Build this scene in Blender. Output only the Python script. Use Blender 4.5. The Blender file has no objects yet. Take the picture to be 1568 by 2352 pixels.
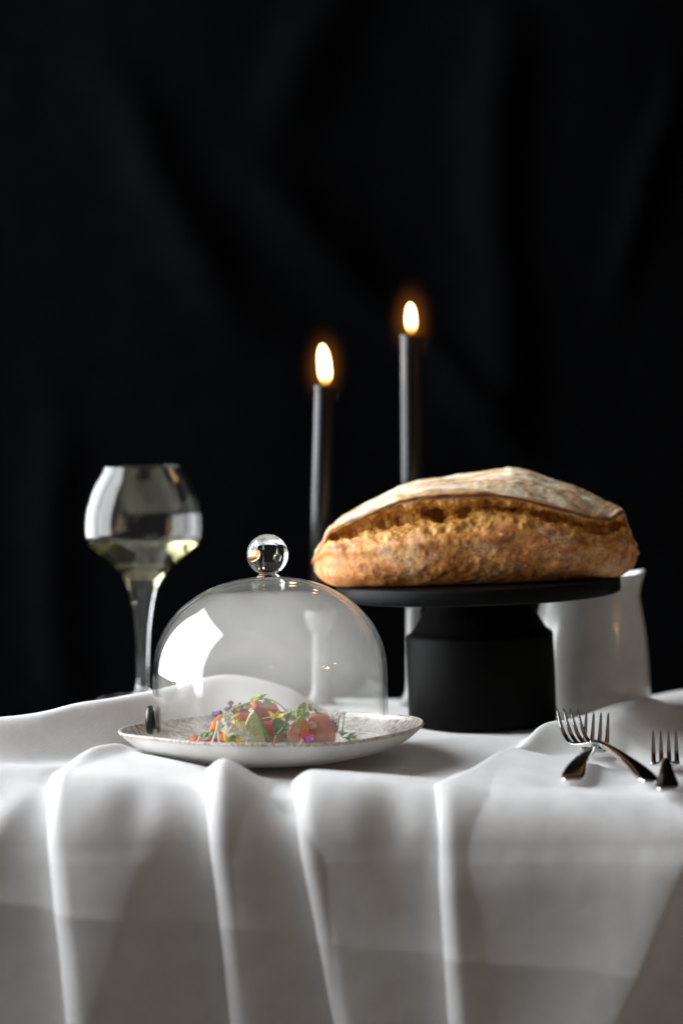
import bpy, math, random
import numpy as np
from mathutils import Vector, Matrix, noise as mnoise

random.seed(7); np.random.seed(7)
S = bpy.context.scene
COL = S.collection
PI = math.pi

# ------------------------------------------------------------------ camera
FPX, HY, CX, CAMH = 5553.0, 930.0, 784.0, 0.241
cam_d = bpy.data.cameras.new('camera')
cam = bpy.data.objects.new('camera', cam_d); COL.objects.link(cam)
cam_d.sensor_fit = 'VERTICAL'; cam_d.sensor_height = 36.0; cam_d.sensor_width = 24.0
cam_d.lens = FPX / 2352.0 * 36.0
cam.location = (0, 0, CAMH); cam.rotation_euler = (PI / 2, 0, 0)
cam_d.shift_y = -(1176.0 - HY) / 2352.0
cam_d.clip_start = 0.05; cam_d.clip_end = 50
cam_d.dof.use_dof = True; cam_d.dof.focus_distance = 1.66; cam_d.dof.aperture_fstop = 3.2
S.camera = cam

# ------------------------------------------------------------------ world, window light
W = bpy.data.worlds.new('World'); S.world = W; W.use_nodes = True
W.node_tree.nodes['Background'].inputs[0].default_value = (1.0, 0.94, 0.88, 1)
W.node_tree.nodes['Background'].inputs[1].default_value = 0.092
S.view_settings.view_transform = 'Standard'; S.view_settings.look = 'None'
S.view_settings.exposure = 0.0; S.view_settings.gamma = 1.0
S.cycles.use_denoising = True
S.cycles.transparent_max_bounces = 32; S.cycles.max_bounces = 14
S.cycles.transmission_bounces = 12; S.cycles.glossy_bounces = 6; S.cycles.diffuse_bounces = 4
S.cycles.volume_bounces = 1; S.cycles.caustics_refractive = True
S.cycles.sample_clamp_indirect = 6.0

def window_pane(y0, y1, z0, z1, L, col, x=-1.85, trees=False):
    l = bpy.data.lights.new('window_light', 'AREA'); l.shape = 'RECTANGLE'
    l.size = abs(z1 - z0); l.size_y = abs(y1 - y0)
    l.energy = L * PI * l.size * l.size_y; l.color = col
    o = bpy.data.objects.new('window_light', l); COL.objects.link(o)
    o.location = (x, (y0 + y1) / 2, (z0 + z1) / 2); o.rotation_euler = (0, -PI / 2, 0)
    return o
COOL = (0.93, 0.96, 1.0)
WL = 12.4
window_pane(0.88, 1.98, -0.13, 2.30, WL, COOL)
window_pane(2.07, 4.00, -0.13, 2.30, WL, COOL)
window_pane(0.88, 1.98, -0.55, -0.135, 0.7, (0.85, 0.9, 0.75))
window_pane(2.07, 4.00, -0.55, -0.135, 0.7, (0.85, 0.9, 0.75))
# small warm room bulbs behind the camera side (seen as sparkles in the glass)
for (bx, by, bz) in ((1.9, 0.25, 0.55), (2.05, 0.45, 0.45), (2.2, 0.3, 0.5), (1.75, 0.6, 0.42), (2.3, 0.75, 0.62), (0.05, -1.2, 0.9), (0.12, -1.2, 0.9)):
    l = bpy.data.lights.new('room_bulb', 'POINT'); l.energy = 1.3; l.color = (1, 0.58, 0.25); l.shadow_soft_size = 0.016
    o = bpy.data.objects.new('room_bulb', l); COL.objects.link(o); o.location = (bx, by, bz)

# ------------------------------------------------------------------ helpers
def at(px, py, Y):
    """picture measure (1568 wide) at depth Y -> place"""
    return Vector(((px - CX) / FPX * Y, Y, CAMH - (py - HY) / FPX * Y))

def link(name, me, mat=None, parent=None):
    o = bpy.data.objects.new(name, me); COL.objects.link(o)
    if mat is not None: me.materials.append(mat)
    if parent is not None: o.parent = parent
    return o

def empty(name, loc=(0, 0, 0), rot=(0, 0, 0)):
    o = bpy.data.objects.new(name, None); COL.objects.link(o)
    o.empty_display_size = 0.02
    o.location = loc; o.rotation_euler = rot
    return o

def tag(o, label, cat, group=None, kind=None):
    o['label'] = label; o['category'] = cat
    if group: o['group'] = group
    if kind: o['kind'] = kind
    return o

def mesh(name, V, F, smooth=True):
    me = bpy.data.meshes.new(name)
    me.from_pydata([tuple(v) for v in V], [], [tuple(f) for f in F])
    me.validate(); me.update()
    if smooth: me.polygons.foreach_set('use_smooth', [True] * len(me.polygons))
    return me

def grid_faces(nu, nv, wrap_u=False, wrap_v=False):
    iu = np.arange(nu if wrap_u else nu - 1); iv = np.arange(nv if wrap_v else nv - 1)
    A, B = np.meshgrid(iu, iv, indexing='ij')
    A2 = (A + 1) % nu; B2 = (B + 1) % nv
    return np.stack([A * nv + B, A2 * nv + B, A2 * nv + B2, A * nv + B2], -1).reshape(-1, 4)

def grid_mesh(name, P, wrap_u=False, wrap_v=False, flip=False):
    nu, nv, _ = P.shape
    F = grid_faces(nu, nv, wrap_u, wrap_v)
    if flip: F = F[:, ::-1]
    me = bpy.data.meshes.new(name)
    V = P.reshape(-1, 3).astype(np.float32)
    me.vertices.add(len(V)); me.vertices.foreach_set('co', V.ravel())
    me.loops.add(F.size); me.loops.foreach_set('vertex_index', F.ravel().astype(np.int32))
    me.polygons.add(len(F)); me.polygons.foreach_set('loop_start', (np.arange(len(F)) * 4).astype(np.int32))
    me.update(calc_edges=True); me.validate()
    me.polygons.foreach_set('use_smooth', [True] * len(me.polygons))
    return me

def smooth_curve(pts, n):
    """Catmull-Rom through pts (k,d) -> (n,d)"""
    P = np.array(pts, float); k = len(P)
    Q = np.vstack([2 * P[0] - P[1], P, 2 * P[-1] - P[-2]])
    t = np.linspace(0, k - 1, n); i = np.minimum(t.astype(int), k - 2); f = (t - i)[:, None]
    a, b, c, d = Q[i], Q[i + 1], Q[i + 2], Q[i + 3]
    return 0.5 * ((2 * b) + (-a + c) * f + (2 * a - 5 * b + 4 * c - d) * f ** 2 + (-a + 3 * b - 3 * c + d) * f ** 3)

def lathe(name, prof, seg=96, wob=None):
    """closed-ish profile list of (r,z); r==0 ends collapse"""
    pr = np.array(prof, float); n = len(pr)
    a = np.linspace(0, 2 * PI, seg, endpoint=False)
    R = np.repeat(pr[None, :, 0], seg, 0); Z = np.repeat(pr[None, :, 1], seg, 0)
    if wob is not None: R, Z = wob(a[:, None], R, Z)
    P = np.stack([R * np.cos(a)[:, None], R * np.sin(a)[:, None], Z], -1)
    me = grid_mesh(name, P, wrap_u=True)
    import bmesh
    bm = bmesh.new(); bm.from_mesh(me)
    bmesh.ops.remove_doubles(bm, verts=bm.verts, dist=1e-6)
    bmesh.ops.recalc_face_normals(bm, faces=bm.faces)
    bm.to_mesh(me); bm.free()
    me.polygons.foreach_set('use_smooth', [True] * len(me.polygons))
    return me

def tube(name, pts, rad, n=24, seg=10, caps=True, flat=1.0, side=None):
    """tapered tube; rad list matching pts; flat = thickness/width ratio"""
    k = len(pts)
    C = smooth_curve(pts, n); R = np.interp(np.linspace(0, k - 1, n), range(k), rad)
    T = np.gradient(C, axis=0); T /= np.linalg.norm(T, axis=1)[:, None] + 1e-12
    sd = np.array(side if side is not None else (0.3, 0.2, 1.0), float)
    if side is None and abs(T[0] @ (sd / np.linalg.norm(sd))) > 0.9: sd = np.array((1.0, 0.1, 0.0))
    A = sd[None] - (T @ sd)[:, None] * T; A /= np.linalg.norm(A, axis=1)[:, None] + 1e-12
    B = np.cross(T, A)
    a = np.linspace(0, 2 * PI, seg, endpoint=False)
    P = C[:, None] + R[:, None, None] * (np.cos(a)[None, :, None] * A[:, None] + flat * np.sin(a)[None, :, None] * B[:, None])
    V = P.reshape(-1, 3); F = [tuple(f) for f in grid_faces(n, seg, wrap_v=True)]
    if caps:
        F.append(tuple(range(seg))[::-1]); F.append(tuple((n - 1) * seg + i for i in range(seg)))
    me = mesh(name, V, F)
    return me

def join_meshes(name, ms):
    V = []; F = []
    for m in ms:
        o = len(V); V += [tuple(v.co) for v in m.vertices]; F += [tuple(o + i for i in p.vertices) for p in m.polygons]
    return mesh(name, V, F)

def sstep(a, b, x):
    t = np.clip((x - a) / (b - a), 0, 1); return t * t * (3 - 2 * t)

def vnoise(x, y, seed=0):
    """smooth 2-d value noise, arrays, about -1..1"""
    rs = np.random.RandomState(seed); T = rs.uniform(-1, 1, (64, 64))
    xi = np.floor(x).astype(int); yi = np.floor(y).astype(int); fx = x - xi; fy = y - yi
    fx = fx ** 3 * (fx * (fx * 6 - 15) + 10); fy = fy ** 3 * (fy * (fy * 6 - 15) + 10)
    g = lambda i, j: T[i % 64, j % 64]
    return (g(xi, yi) * (1 - fx) + g(xi + 1, yi) * fx) * (1 - fy) + (g(xi, yi + 1) * (1 - fx) + g(xi + 1, yi + 1) * fx) * fy

def fbm(x, y, seed=0, oc=4):
    r = 0; a = 1.0
    for k in range(oc):
        r = r + a * vnoise(x * 2 ** k + 7.3 * k, y * 2 ** k + 3.1 * k, seed + k); a *= 0.5
    return r

# ------------------------------------------------------------------ materials
class NT:
    def __init__(self, name):
        self.m = bpy.data.materials.new(name); self.m.use_nodes = True
        self.t = self.m.node_tree; self.N = self.t.nodes; self.N.clear()
        self.out = self.N.new('ShaderNodeOutputMaterial')
    def n(self, typ, **kw):
        nd = self.N.new('ShaderNode' + typ)
        for k, v in kw.items():
            if k in nd.inputs: self.put(nd.inputs[k], v)
            else: setattr(nd, k, v)
        return nd
    def put(self, sock, v):
        if isinstance(v, bpy.types.NodeSocket): self.t.links.new(v, sock)
        elif isinstance(v, bpy.types.Node): self.t.links.new(v.outputs[0], sock)
        else:
            if isinstance(v, tuple) and len(v) == 3 and sock.type == 'RGBA': v = v + (1,)
            sock.default_value = v
    def noise(self, scale, detail=4, rough=0.55, vec=None, dist=0.0):
        nd = self.n('TexNoise', Scale=scale, Detail=detail, Roughness=rough, Distortion=dist)
        if vec is not None: self.put(nd.inputs['Vector'], vec)
        return nd.outputs['Fac']
    def ramp(self, fac, stops):
        nd = self.n('ValToRGB'); self.put(nd.inputs[0], fac); e = nd.color_ramp.elements
        while len(e) > 1: e.remove(e[-1])
        e[0].position = stops[0][0]; c = stops[0][1]; e[0].color = c + (1,) if isinstance(c, tuple) else (c, c, c, 1)
        for p, c in stops[1:]:
            x = e.new(p); x.color = c + (1,) if isinstance(c, tuple) else (c, c, c, 1)
        return nd.outputs[0]
    def mix(self, f, a, b, blend='MIX'):
        nd = self.n('Mix', data_type='RGBA', blend_type=blend)
        self.put(nd.inputs[0], f); self.put(nd.inputs[6], a); self.put(nd.inputs[7], b); return nd.outputs[2]
    def math(self, op, a, b=0.0):
        nd = self.n('Math', operation=op); self.put(nd.inputs[0], a); self.put(nd.inputs[1], b); return nd.outputs[0]
    def bump(self, h, strength=0.3, dist=0.001, normal=None):
        nd = self.n('Bump', Strength=strength, Distance=dist, Height=h)
        if normal is not None: self.put(nd.inputs['Normal'], normal)
        return nd.outputs[0]
    def obj(self, scale=(1, 1, 1)):
        tc = self.n('TexCoord'); mp = self.n('Mapping'); self.put(mp.inputs[0], tc.outputs['Object']); mp.inputs['Scale'].default_value = scale
        return mp.outputs[0]
    def pbsdf(self, col, rough=0.5, normal=None, **kw):
        b = self.n('BsdfPrincipled'); self.put(b.inputs['Base Color'], col); self.put(b.inputs['Roughness'], rough)
        if normal is not None: self.put(b.inputs['Normal'], normal)
        for k, v in kw.items(): self.put(b.inputs[k.replace('_', ' ')], v)
        self.t.links.new(b.outputs[0], self.out.inputs[0]); return b
    def surf(self, sh): self.t.links.new(sh.outputs[0] if isinstance(sh, bpy.types.Node) else sh, self.out.inputs[0])

def simple(name, col, rough=0.5, var=0.15, scale=200, bump=0.0, **kw):
    t = NT(name); v = t.obj()
    nz = t.noise(scale, 4, 0.6, v)
    c2 = tuple(min(1, c * (1 + var)) for c in col); c1 = tuple(c * (1 - var) for c in col)
    c = t.ramp(nz, [(0.3, c1), (0.7, c2)])
    nm = t.bump(nz, bump, 0.001) if bump else None
    t.pbsdf(c, rough, nm, **kw); return t.m

def mat_cloth():
    t = NT('tablecloth_cotton')
    uv = t.n('UVMap').outputs[0]
    mp = t.n('Mapping'); t.put(mp.inputs[0], uv); mp.inputs['Rotation'].default_value = (0, 0, math.radians(28))
    wv = t.n('TexWave', wave_type='BANDS', Scale=255.0, Distortion=0.6, Detail=2.0)
    wv.inputs['Detail Scale'].default_value = 3.0
    t.put(wv.inputs['Vector'], mp.outputs[0])
    fine = t.noise(2600, 2, 0.5, uv)
    slub = t.noise(60, 5, 0.6, uv)
    h = t.math('ADD', t.math('MULTIPLY', wv.outputs['Fac'], 0.8), t.math('MULTIPLY', fine, 0.5))
    nm = t.bump(h, 0.36, 0.0005)
    nm = t.bump(slub, 0.12, 0.004, nm)
    col = t.ramp(slub, [(0.3, (0.72, 0.715, 0.71)), (0.7, (0.80, 0.795, 0.79))])
    t.pbsdf(col, 0.85, nm, Sheen_Weight=0.25, Sheen_Roughness=0.5)
    return t.m

def mat_glass_wall(tint=(0.985, 0.99, 0.985), name='blown_glass'):
    t = NT(name)
    geo = t.n('NewGeometry')
    ior = t.math('ADD', t.math('MULTIPLY', geo.outputs['Backfacing'], 1 / 1.5 - 1.5), 1.5)
    fr = t.n('Fresnel'); t.put(fr.inputs['IOR'], ior)
    tr = t.n('BsdfTransparent', Color=tint); gl = t.n('BsdfGlossy', Roughness=0.0)
    gl.inputs['Color'].default_value = (1, 1, 1, 1)
    mx = t.n('MixShader'); t.put(mx.inputs[0], fr); t.put(mx.inputs[1], tr); t.put(mx.inputs[2], gl)
    t.surf(mx); return t.m

def mat_glass(name='clear_glass', col=(1, 1, 1), ior=1.5):
    t = NT(name); g = t.n('BsdfGlass', Roughness=0.0, IOR=ior); t.put(g.inputs['Color'], col); t.surf(g); return t.m

M = {}
M['cloth'] = mat_cloth()
M['dome'] = mat_glass_wall()
M['glass'] = mat_glass()
M['thin_glass'] = mat_glass('stemware_glass', (1, 1, 1), 1.36)
M['rubber'] = simple('black_rubber', (0.006, 0.006, 0.006), 0.35)

def mat_plate_in():
    t = NT('speckled_reactive_glaze'); v = t.obj()
    vor = t.n('TexVoronoi', Scale=420.0); t.put(vor.inputs['Vector'], v)
    n1 = t.noise(260, 5, 0.65, v); n2 = t.noise(900, 3, 0.6, v)
    c = t.ramp(n1, [(0.36, (0.26, 0.21, 0.17)), (0.48, (0.46, 0.41, 0.36)), (0.6, (0.64, 0.61, 0.57))])
    c = t.mix(t.ramp(n2, [(0.56, 0.0), (0.66, 0.8)]), c, (0.13, 0.095, 0.075))
    nm = t.bump(t.math('ADD', n1, t.math('MULTIPLY', vor.outputs['Distance'], 0.6)), 0.4, 0.0008)
    t.pbsdf(c, 0.22, nm, Coat_Weight=0.4, Coat_Roughness=0.1); return t.m
M['plate_in'] = mat_plate_in()
def mat_plate_out():
    t = NT('cream_stoneware'); v = t.obj()
    n1 = t.noise(90, 4, 0.6, v); n2 = t.noise(1500, 2, 0.5, v)
    c = t.ramp(n1, [(0.3, (0.68, 0.665, 0.63)), (0.7, (0.75, 0.735, 0.70))])
    c = t.mix(t.ramp(n2, [(0.68, 0.0), (0.74, 0.35)]), c, (0.35, 0.28, 0.2))
    t.pbsdf(c, 0.3, t.bump(n1, 0.08, 0.001), Coat_Weight=0.3, Coat_Roughness=0.15); return t.m
M['plate_out'] = mat_plate_out()
def mat_plate_rim():
    t = NT('bare_brown_rim'); v = t.obj()
    n1 = t.noise(520, 4, 0.7, v)
    c = t.ramp(n1, [(0.36, (0.16, 0.10, 0.07)), (0.45, (0.36, 0.28, 0.22)), (0.53, (0.66, 0.62, 0.56))])
    t.pbsdf(c, 0.45, t.bump(n1, 0.5, 0.001)); return t.m
M['plate_rim'] = mat_plate_rim()

# ------------------------------------------------------------------ backdrop
def build_backdrop():
    x = np.linspace(-1.4, 1.4, 330); z = np.linspace(-0.9, 1.5, 260)
    X, Z = np.meshgrid(x, z, indexing='ij')
    Y = 3.0 + 0 * X
    # hanging gathers and a few slanting drape folds
    Y = Y + 0.006 * np.sin(X * 14 + 2.0 * vnoise(X * 2, Z * 0.8, 3)) + 0.010 * vnoise(X * 3.0, Z * 1.6, 5)
    for (xa, za, xb, zb, w, a) in ((-0.27, 0.61, -0.135, 0.38, 0.035, 0.030), (-0.10, 0.51, 0.03, 0.395, 0.035, 0.032), (0.10, 0.31, 0.20, 0.225, 0.024, 0.030),
                                   (0.19, 0.70, 0.205, 0.25, 0.035, 0.026), (0.40, 0.62, 0.36, 0.42, 0.020, 0.018), (-0.62, 0.5, -0.58, 0.0, 0.04, 0.03), (0.62, 0.5, 0.6, 0.0, 0.04, 0.03), (-0.36, 0.2, -0.34, -0.1, 0.03, 0.02), (0.0, 0.78, -0.06, 0.6, 0.04, 0.02)):
        L = math.hypot(xb - xa, zb - za); ux, uz = (xb - xa) / L, (zb - za) / L
        al = (X - xa) * ux + (Z - za) * uz; pe = -(X - xa) * uz + (Z - za) * ux + 0.012 * vnoise(al * 9, 0 * al, 11)
        k = sstep(-0.12, 0.10, al) * (1 - sstep(L - 0.05, L + 0.10, al))
        Y = Y - a * k * np.exp(-(pe / w) ** 2)
    Y = Y + 0.002 * fbm(X * 9, Z * 5, 9)
    me = grid_mesh('backdrop_curtain', np.stack([X, Y, Z], -1))
    t = NT('black_velvet'); v = t.obj()
    n = t.noise(30, 4, 0.6, v)
    t.pbsdf(t.ramp(n, [(0.3, (0.00065, 0.0007, 0.00098)), (0.7, (0.0011, 0.0012, 0.0016))]), 0.9, t.bump(t.noise(500, 3, 0.6, v), 0.2, 0.001),
            Specular_IOR_Level=0.02)
    o = link('backdrop_curtain', me, t.m)
    tag(o, 'black fabric curtain hanging in loose folds behind the table', 'curtain')
build_backdrop()

# ------------------------------------------------------------------ tablecloth
YE, RE = 1.472, 0.026            # hanging plane and edge radius of the table
PLX, PLY = -0.0472, 1.645        # plate centre
def pleat(d, w, rise):
    """steep rise towards +d over `rise`, flat crown, then falls ever faster over w"""
    c = 0.0095                                   # roundness of the folded edge
    up = 0.60 * np.clip((d + rise) / rise, 0, 1) ** 1.5
    rnd = 0.60 + 0.40 * (1 - (1 - np.clip(d / c, 0, 1)) ** 2.4)
    dn = 1 - np.clip((d - c) / w, 0, 1) ** 1.25
    return np.where(d < 0.0, up, np.where(d < c, rnd, dn))

def cloth_shape(U, T):
    """U: across (m), T: arclength from the table edge, + on top, - hanging. returns positions"""
    q = RE * PI / 2
    top = T > 0; arc = (T <= 0) & (T > -q)
    ang = np.clip(-T / RE, 0, PI / 2)
    Yb = np.where(top, YE + RE + T, np.where(arc, YE + RE - RE * np.sin(ang), YE))
    Zb = np.where(top, 0.0, np.where(arc, -RE + RE * np.cos(ang), -RE - (-T - q)))
    ny = -np.sin(ang); nz = np.cos(ang)
    down = np.clip(-T, 0, 1); back = np.clip(T, 0, 1)
    f = 0 * U
    xs = 0 * U
    # x at edge, drift down, drift back, width top, width hang, height top, height hang, reach on top
    folds = [(-0.1755, 0.120, 0.20, 0.120, 0.098, 0.015, 0.019, 0.22),
             (-0.0785, 0.142, 0.06, 0.026, 0.056, 0.016, 0.017, 0.060),
             (-0.0268, 0.240, 0.16, 0.110, 0.088, 0.013, 0.016, 0.075),
             (0.0590, 0.087, 0.42, 0.100, 0.150, 0.013, 0.020, 0.34),
             (-0.2950, 0.10, 0.25, 0.120, 0.118, 0.009, 0.016, 0.16),
             (0.2900, 0.05, 0.1, 0.10, 0.12, 0.012, 0.016, 0.1), (0.4200, 0.05, 0.1, 0.15, 0.15, 0.010, 0.018, 0.1), (-0.43, 0.05, 0.1, 0.14, 0.14, 0.010, 0.018, 0.1), (0.58, 0.05, 0.1, 0.15, 0.15, 0.010, 0.018, 0.1), (-0.58, 0.05, 0.1, 0.14, 0.14, 0.010, 0.018, 0.1)]
    for i, (x0, kd, kb, wt, wh, ht, hh_, reach) in enumerate(folds):
        xi = x0 + kd * down ** 1.15 + kb * back + 0.0012 * vnoise(T * 12 + 5 * i, 0 * T + i, 40 + i)
        kh = sstep(0.0, 0.05, down)
        amp = np.where(T > 0, ht * (1 - sstep(reach * 0.2, reach, T)), ht + (hh_ - ht) * kh)
        if i == 3:                                   # this pleat flattens at the corner and swells again further back
            amp = np.where(T > 0, 0.013 * (0.25 + 0.75 * sstep(0.0, 0.09, T)) * (1 - sstep(0.16, 0.34, T)), 0.00325 + (hh_ - 0.00325) * sstep(0, 0.07, down))
        w = wt + (wh - wt) * kh
        d = U - xi
        rise = 0.0028 + 0.05 * back
        g = pleat(d, w, rise)
        f = f + amp * g
        xs = xs - 0.30 * amp * sstep(-0.003, 0.001, d) * np.exp(-np.clip(d, 0, 1) / 0.016) * np.exp(-back / 0.05)
    hang = sstep(-0.01, 0.05, down)
    # S-shaped soft fold in the panel under the plate's left half
    xr = -0.122 - 0.30 * np.clip(down - 0.045, 0, 1); e = U - xr
    f = f + 0.007 * sstep(0.015, 0.07, down) * np.where(e < 0, np.exp(-(e / 0.050) ** 2), np.exp(-(e / 0.020) ** 2))
    # slanting fold at the right
    xr = 0.2275 - 0.42 * down; e = U - xr
    f = f + 0.016 * sstep(0.01, 0.06, down) * np.where(e < 0, np.exp(-(np.abs(e) / 0.046) ** 1.5), np.exp(-(e / 0.011) ** 2))
    d = U + 0.225 + 0.8 * (down - 0.05); f = f + 0.005 * hang * np.exp(-(d / 0.014) ** 2)
    # pulls near the edge: little dents
    for (ux, tx, su, st, a) in ((-0.125, -0.025, 0.012, 0.014, -0.003), (-0.035, -0.018, 0.012, 0.016, -0.007), (0.03, -0.03, 0.015, 0.02, -0.005), (-0.225, -0.03, 0.02, 0.02, -0.006), (0.10, 0.02, 0.03, 0.02, 0.003)):
        f = f + a * np.exp(-((U - ux) / su) ** 2 - ((T - tx) / st) ** 2)
    # pressed crease across the hanging part
    cr = 0.074 + 0.112 * (U + 0.21) + 0.0040 * vnoise(U * 13, 0 * U, 77)
    dd = down - cr
    f = f + (0.0036 + 0.0030 * vnoise(U * 14, 0 * U, 5)) * np.exp(-np.sqrt(dd ** 2 + 0.0015 ** 2) / 0.014) * sstep(0.03, 0.06, down)
    # cloth tucks back under as it falls
    f = f - 0.10 * np.clip(down - 0.05, 0, 1) - 0.45 * np.clip(down - 0.05, 0, 0.2) ** 2
    # ---- tabletop swells
    Yw = Yb
    def ridge(pts, w_f, w_b):
        """pts: (x,y,h) polyline crest running in x"""
        p = np.array(pts); cy = np.interp(U, p[:, 0], p[:, 1]); ch = np.interp(U, p[:, 0], p[:, 2])
        d = Yw - cy
        return ch * np.where(d < 0, np.exp(-(np.abs(d) / w_f) ** 2.2), np.exp(-(np.abs(d) / w_b) ** 2.0))
    tp = sstep(0.0, 0.03, T)
    sm = lambda pts: [tuple(r) for r in smooth_curve(pts, 60)]
    rp = np.array(sm([(-0.75, 1.50, 0.024), (-0.40, 1.56, 0.026), (-0.235, 1.635, 0.0285), (-0.18, 1.69, 0.0320), (-0.136, 1.745, 0.0350), (-0.085, 1.79, 0.041), (-0.04, 1.80, 0.030), (-0.005, 1.80, 0.010), (0.05, 1.8, 0.0), (0.75, 1.8, 0.0)]))
    d = Yw - np.interp(U, rp[:, 0], rp[:, 1]); ch = np.interp(U, rp[:, 0], np.clip(rp[:, 2], 0, 1))
    wf = 0.034 + 0.030 * sstep(-0.12, -0.03, U)
    f = f + tp * ch * np.where(d < 0, np.exp(-(np.abs(d) / wf) ** 2.6), np.exp(-(np.abs(d) / 0.060) ** 2.0))
    # front-left crest, steep behind
    cp = np.array(sm([(-0.75, 1.50, 0.008), (-0.40, 1.50, 0.010), (-0.30, 1.505, 0.009), (-0.214, 1.522, 0.011), (-0.179, 1.535, 0.010), (-0.150, 1.61, 0.006), (-0.13, 1.66, 0.0), (-0.05, 1.7, 0.0), (0.7, 1.7, 0.0)]))
    d = Yw - np.interp(U, cp[:, 0], cp[:, 1]); f = f + np.interp(U, cp[:, 0], cp[:, 2]) * np.where(d < 0, np.exp(-(d / 0.03) ** 2), np.exp(-(d / 0.014) ** 2)) * np.where(T > 0, 1, np.exp(-(down / 0.02) ** 2))
    # diagonal ridge behind the forks
    ax, ay, bx, by = 0.150, 1.57, 0.226, 1.81
    L = math.hypot(bx - ax, by - ay); tx_, ty_ = (bx - ax) / L, (by - ay) / L
    al = (U - ax) * tx_ + (Yw - ay) * ty_; pe = (U - ax) * ty_ - (Yw - ay) * tx_
    hh = 0.003 + 0.019 * sstep(0.0, L, al)
    f = f + tp * hh * np.where(pe < 0, np.exp(-(pe / 0.042) ** 2), np.exp(-(pe / 0.022) ** 2)) * sstep(-0.05, 0.02, al) * (1 - sstep(L, L + 0.12, al))
    # low swell behind the plate, in front of the stand
    d = (Yw - 1.70) + 0.25 * (U - 0.09)
    f = f + tp * 0.008 * np.exp(-(d / 0.03) ** 2) * np.exp(-((U - 0.10) / 0.045) ** 2)
    # far edge bump on the right
    f = f + tp * 0.010 * np.exp(-((Yw - 1.98) / 0.05) ** 2) * sstep(0.22, 0.30, U)
    # flat seats under the things that stand on it
    for (sx, sy, r0, r1, zmax) in ((PLX, PLY, 0.062, 0.095, -0.0030), (0.165, 1.628, 0.028, 0.058, 0.002), (0.214, 1.585, 0.025, 0.050, 0.0005), (0.1042, 1.82, 0.055, 0.080, 0.0), (-0.1585, 1.93, 0.04, 0.06, 0.0), (0.196, 1.915, 0.05, 0.065, 0.0), (-0.0145, 1.94, 0.02, 0.035, 0.0), (0.0575, 1.94, 0.02, 0.035, 0.0)):
        r = np.hypot(U - sx, Yw - sy); k = sstep(r0, r1, r)
        f = np.where(T > 0, f * k + (1 - k) * zmax, f)
    f = f + 0.0004 * fbm(U * 22, T * 16, 21, 3) + 0.0007 * fbm(U * 9, T * 7, 31, 3)
    X = U + xs
    # far edge falls away
    yf = np.interp(U, [-0.75, -0.45, -0.30, -0.26, -0.20, -0.155, -0.10, 0.3, 0.75], [1.60, 1.72, 1.800, 1.835, 1.900, 1.965, 1.980, 1.975, 1.93])
    fall = np.clip(Yb - yf, 0, 1)
    Zf = -np.clip(fall - 0.012, 0, 0.5) - 0.012 * (np.clip(fall, 0, 0.024) / 0.024) ** 2
    Yf = np.where(fall > 0, yf + 0.020 * (1 - np.exp(-fall / 0.02)), Yb)
    f = f * np.where(T > 0, 1 - sstep(0, 0.03, fall), 1.0)
    return np.stack([X, Yf + ny * f, Zb + nz * f + Zf], -1)

def build_cloth():
    u = np.concatenate([np.linspace(-0.75, -0.275, 70, endpoint=False), np.linspace(-0.275, 0.275, 560, endpoint=False), np.linspace(0.275, 0.75, 71)])
    t = np.concatenate([np.linspace(-0.42, -0.20, 50, endpoint=False), np.linspace(-0.20, 0.30, 380, endpoint=False), np.linspace(0.30, 0.68, 150)])
    U, T = np.meshgrid(u, t, indexing='ij')
    me = grid_mesh('tablecloth', cloth_shape(U, T))
    uvl = me.uv_layers.new(name='UVMap')
    vi = np.empty(len(me.loops), np.int32); me.loops.foreach_get('vertex_index', vi)
    uv = np.stack([U.ravel()[vi], T.ravel()[vi]], -1)
    uvl.data.foreach_set('uv', uv.ravel().astype(np.float32))
    o = link('tablecloth', me, M['cloth'])
    tag(o, 'white twill tablecloth draped in loose pleats over the table edge', 'tablecloth')
build_cloth()

# ------------------------------------------------------------------ plate
PTILT = math.radians(-1.6); PROLL = math.radians(-1.2)
def plate_z(x, y, dz=0.0):
    """height above table of a plate-surface point"""
    lx, ly = x - PLX, y - PLY; r = math.hypot(lx, ly)
    lz = float(np.interp(r, [0, 0.04, 0.07, 0.085, 0.098], [0.006, 0.0066, 0.0085, 0.0115, 0.0175]))
    return 0.0022 + lz + ly * math.tan(PTILT) + dz
def build_plate():
    root = empty('dinner_plate', (PLX, PLY, 0.0010), (PTILT, PROLL, 0))
    def wob(a, R, Z):
        k = np.clip((R - 0.05) / 0.05, 0, 1)
        w = 0.0009 * np.sin(2 * a + 0.6) + 0.0006 * np.sin(3 * a + 2) + 0.0003 * np.sin(7 * a)
        return R * (1 + 0.006 * k * np.sin(2 * a + 1)), Z + k * w
    out = [(0, 0.0012), (0.045, 0.0012), (0.050, 0.0), (0.056, 0.0), (0.060, 0.0012), (0.075, 0.0042), (0.088, 0.0088), (0.096, 0.0138), (0.1022, 0.0192)]
    rim = [(0.1022, 0.0192), (0.1031, 0.0203), (0.1030, 0.0212), (0.1021, 0.0216), (0.1008, 0.0210)]
    ins = [(0.1008, 0.0210), (0.0985, 0.0178), (0.092, 0.0140), (0.084, 0.0110), (0.07, 0.0085), (0.04, 0.0066), (0.0, 0.006)]
    link('underside', lathe('underside', smooth_curve(out, 60), 160, wob), M['plate_out'], root)
    link('rim', lathe('rim', smooth_curve(rim, 14), 160, wob), M['plate_rim'], root)
    link('eating_surface', lathe('eating_surface', smooth_curve(ins, 50), 160, wob), M['plate_in'], root)
    tag(root, 'round cream stoneware plate with speckled inside and brown edge, under the glass cloche', 'plate')
build_plate()

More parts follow.
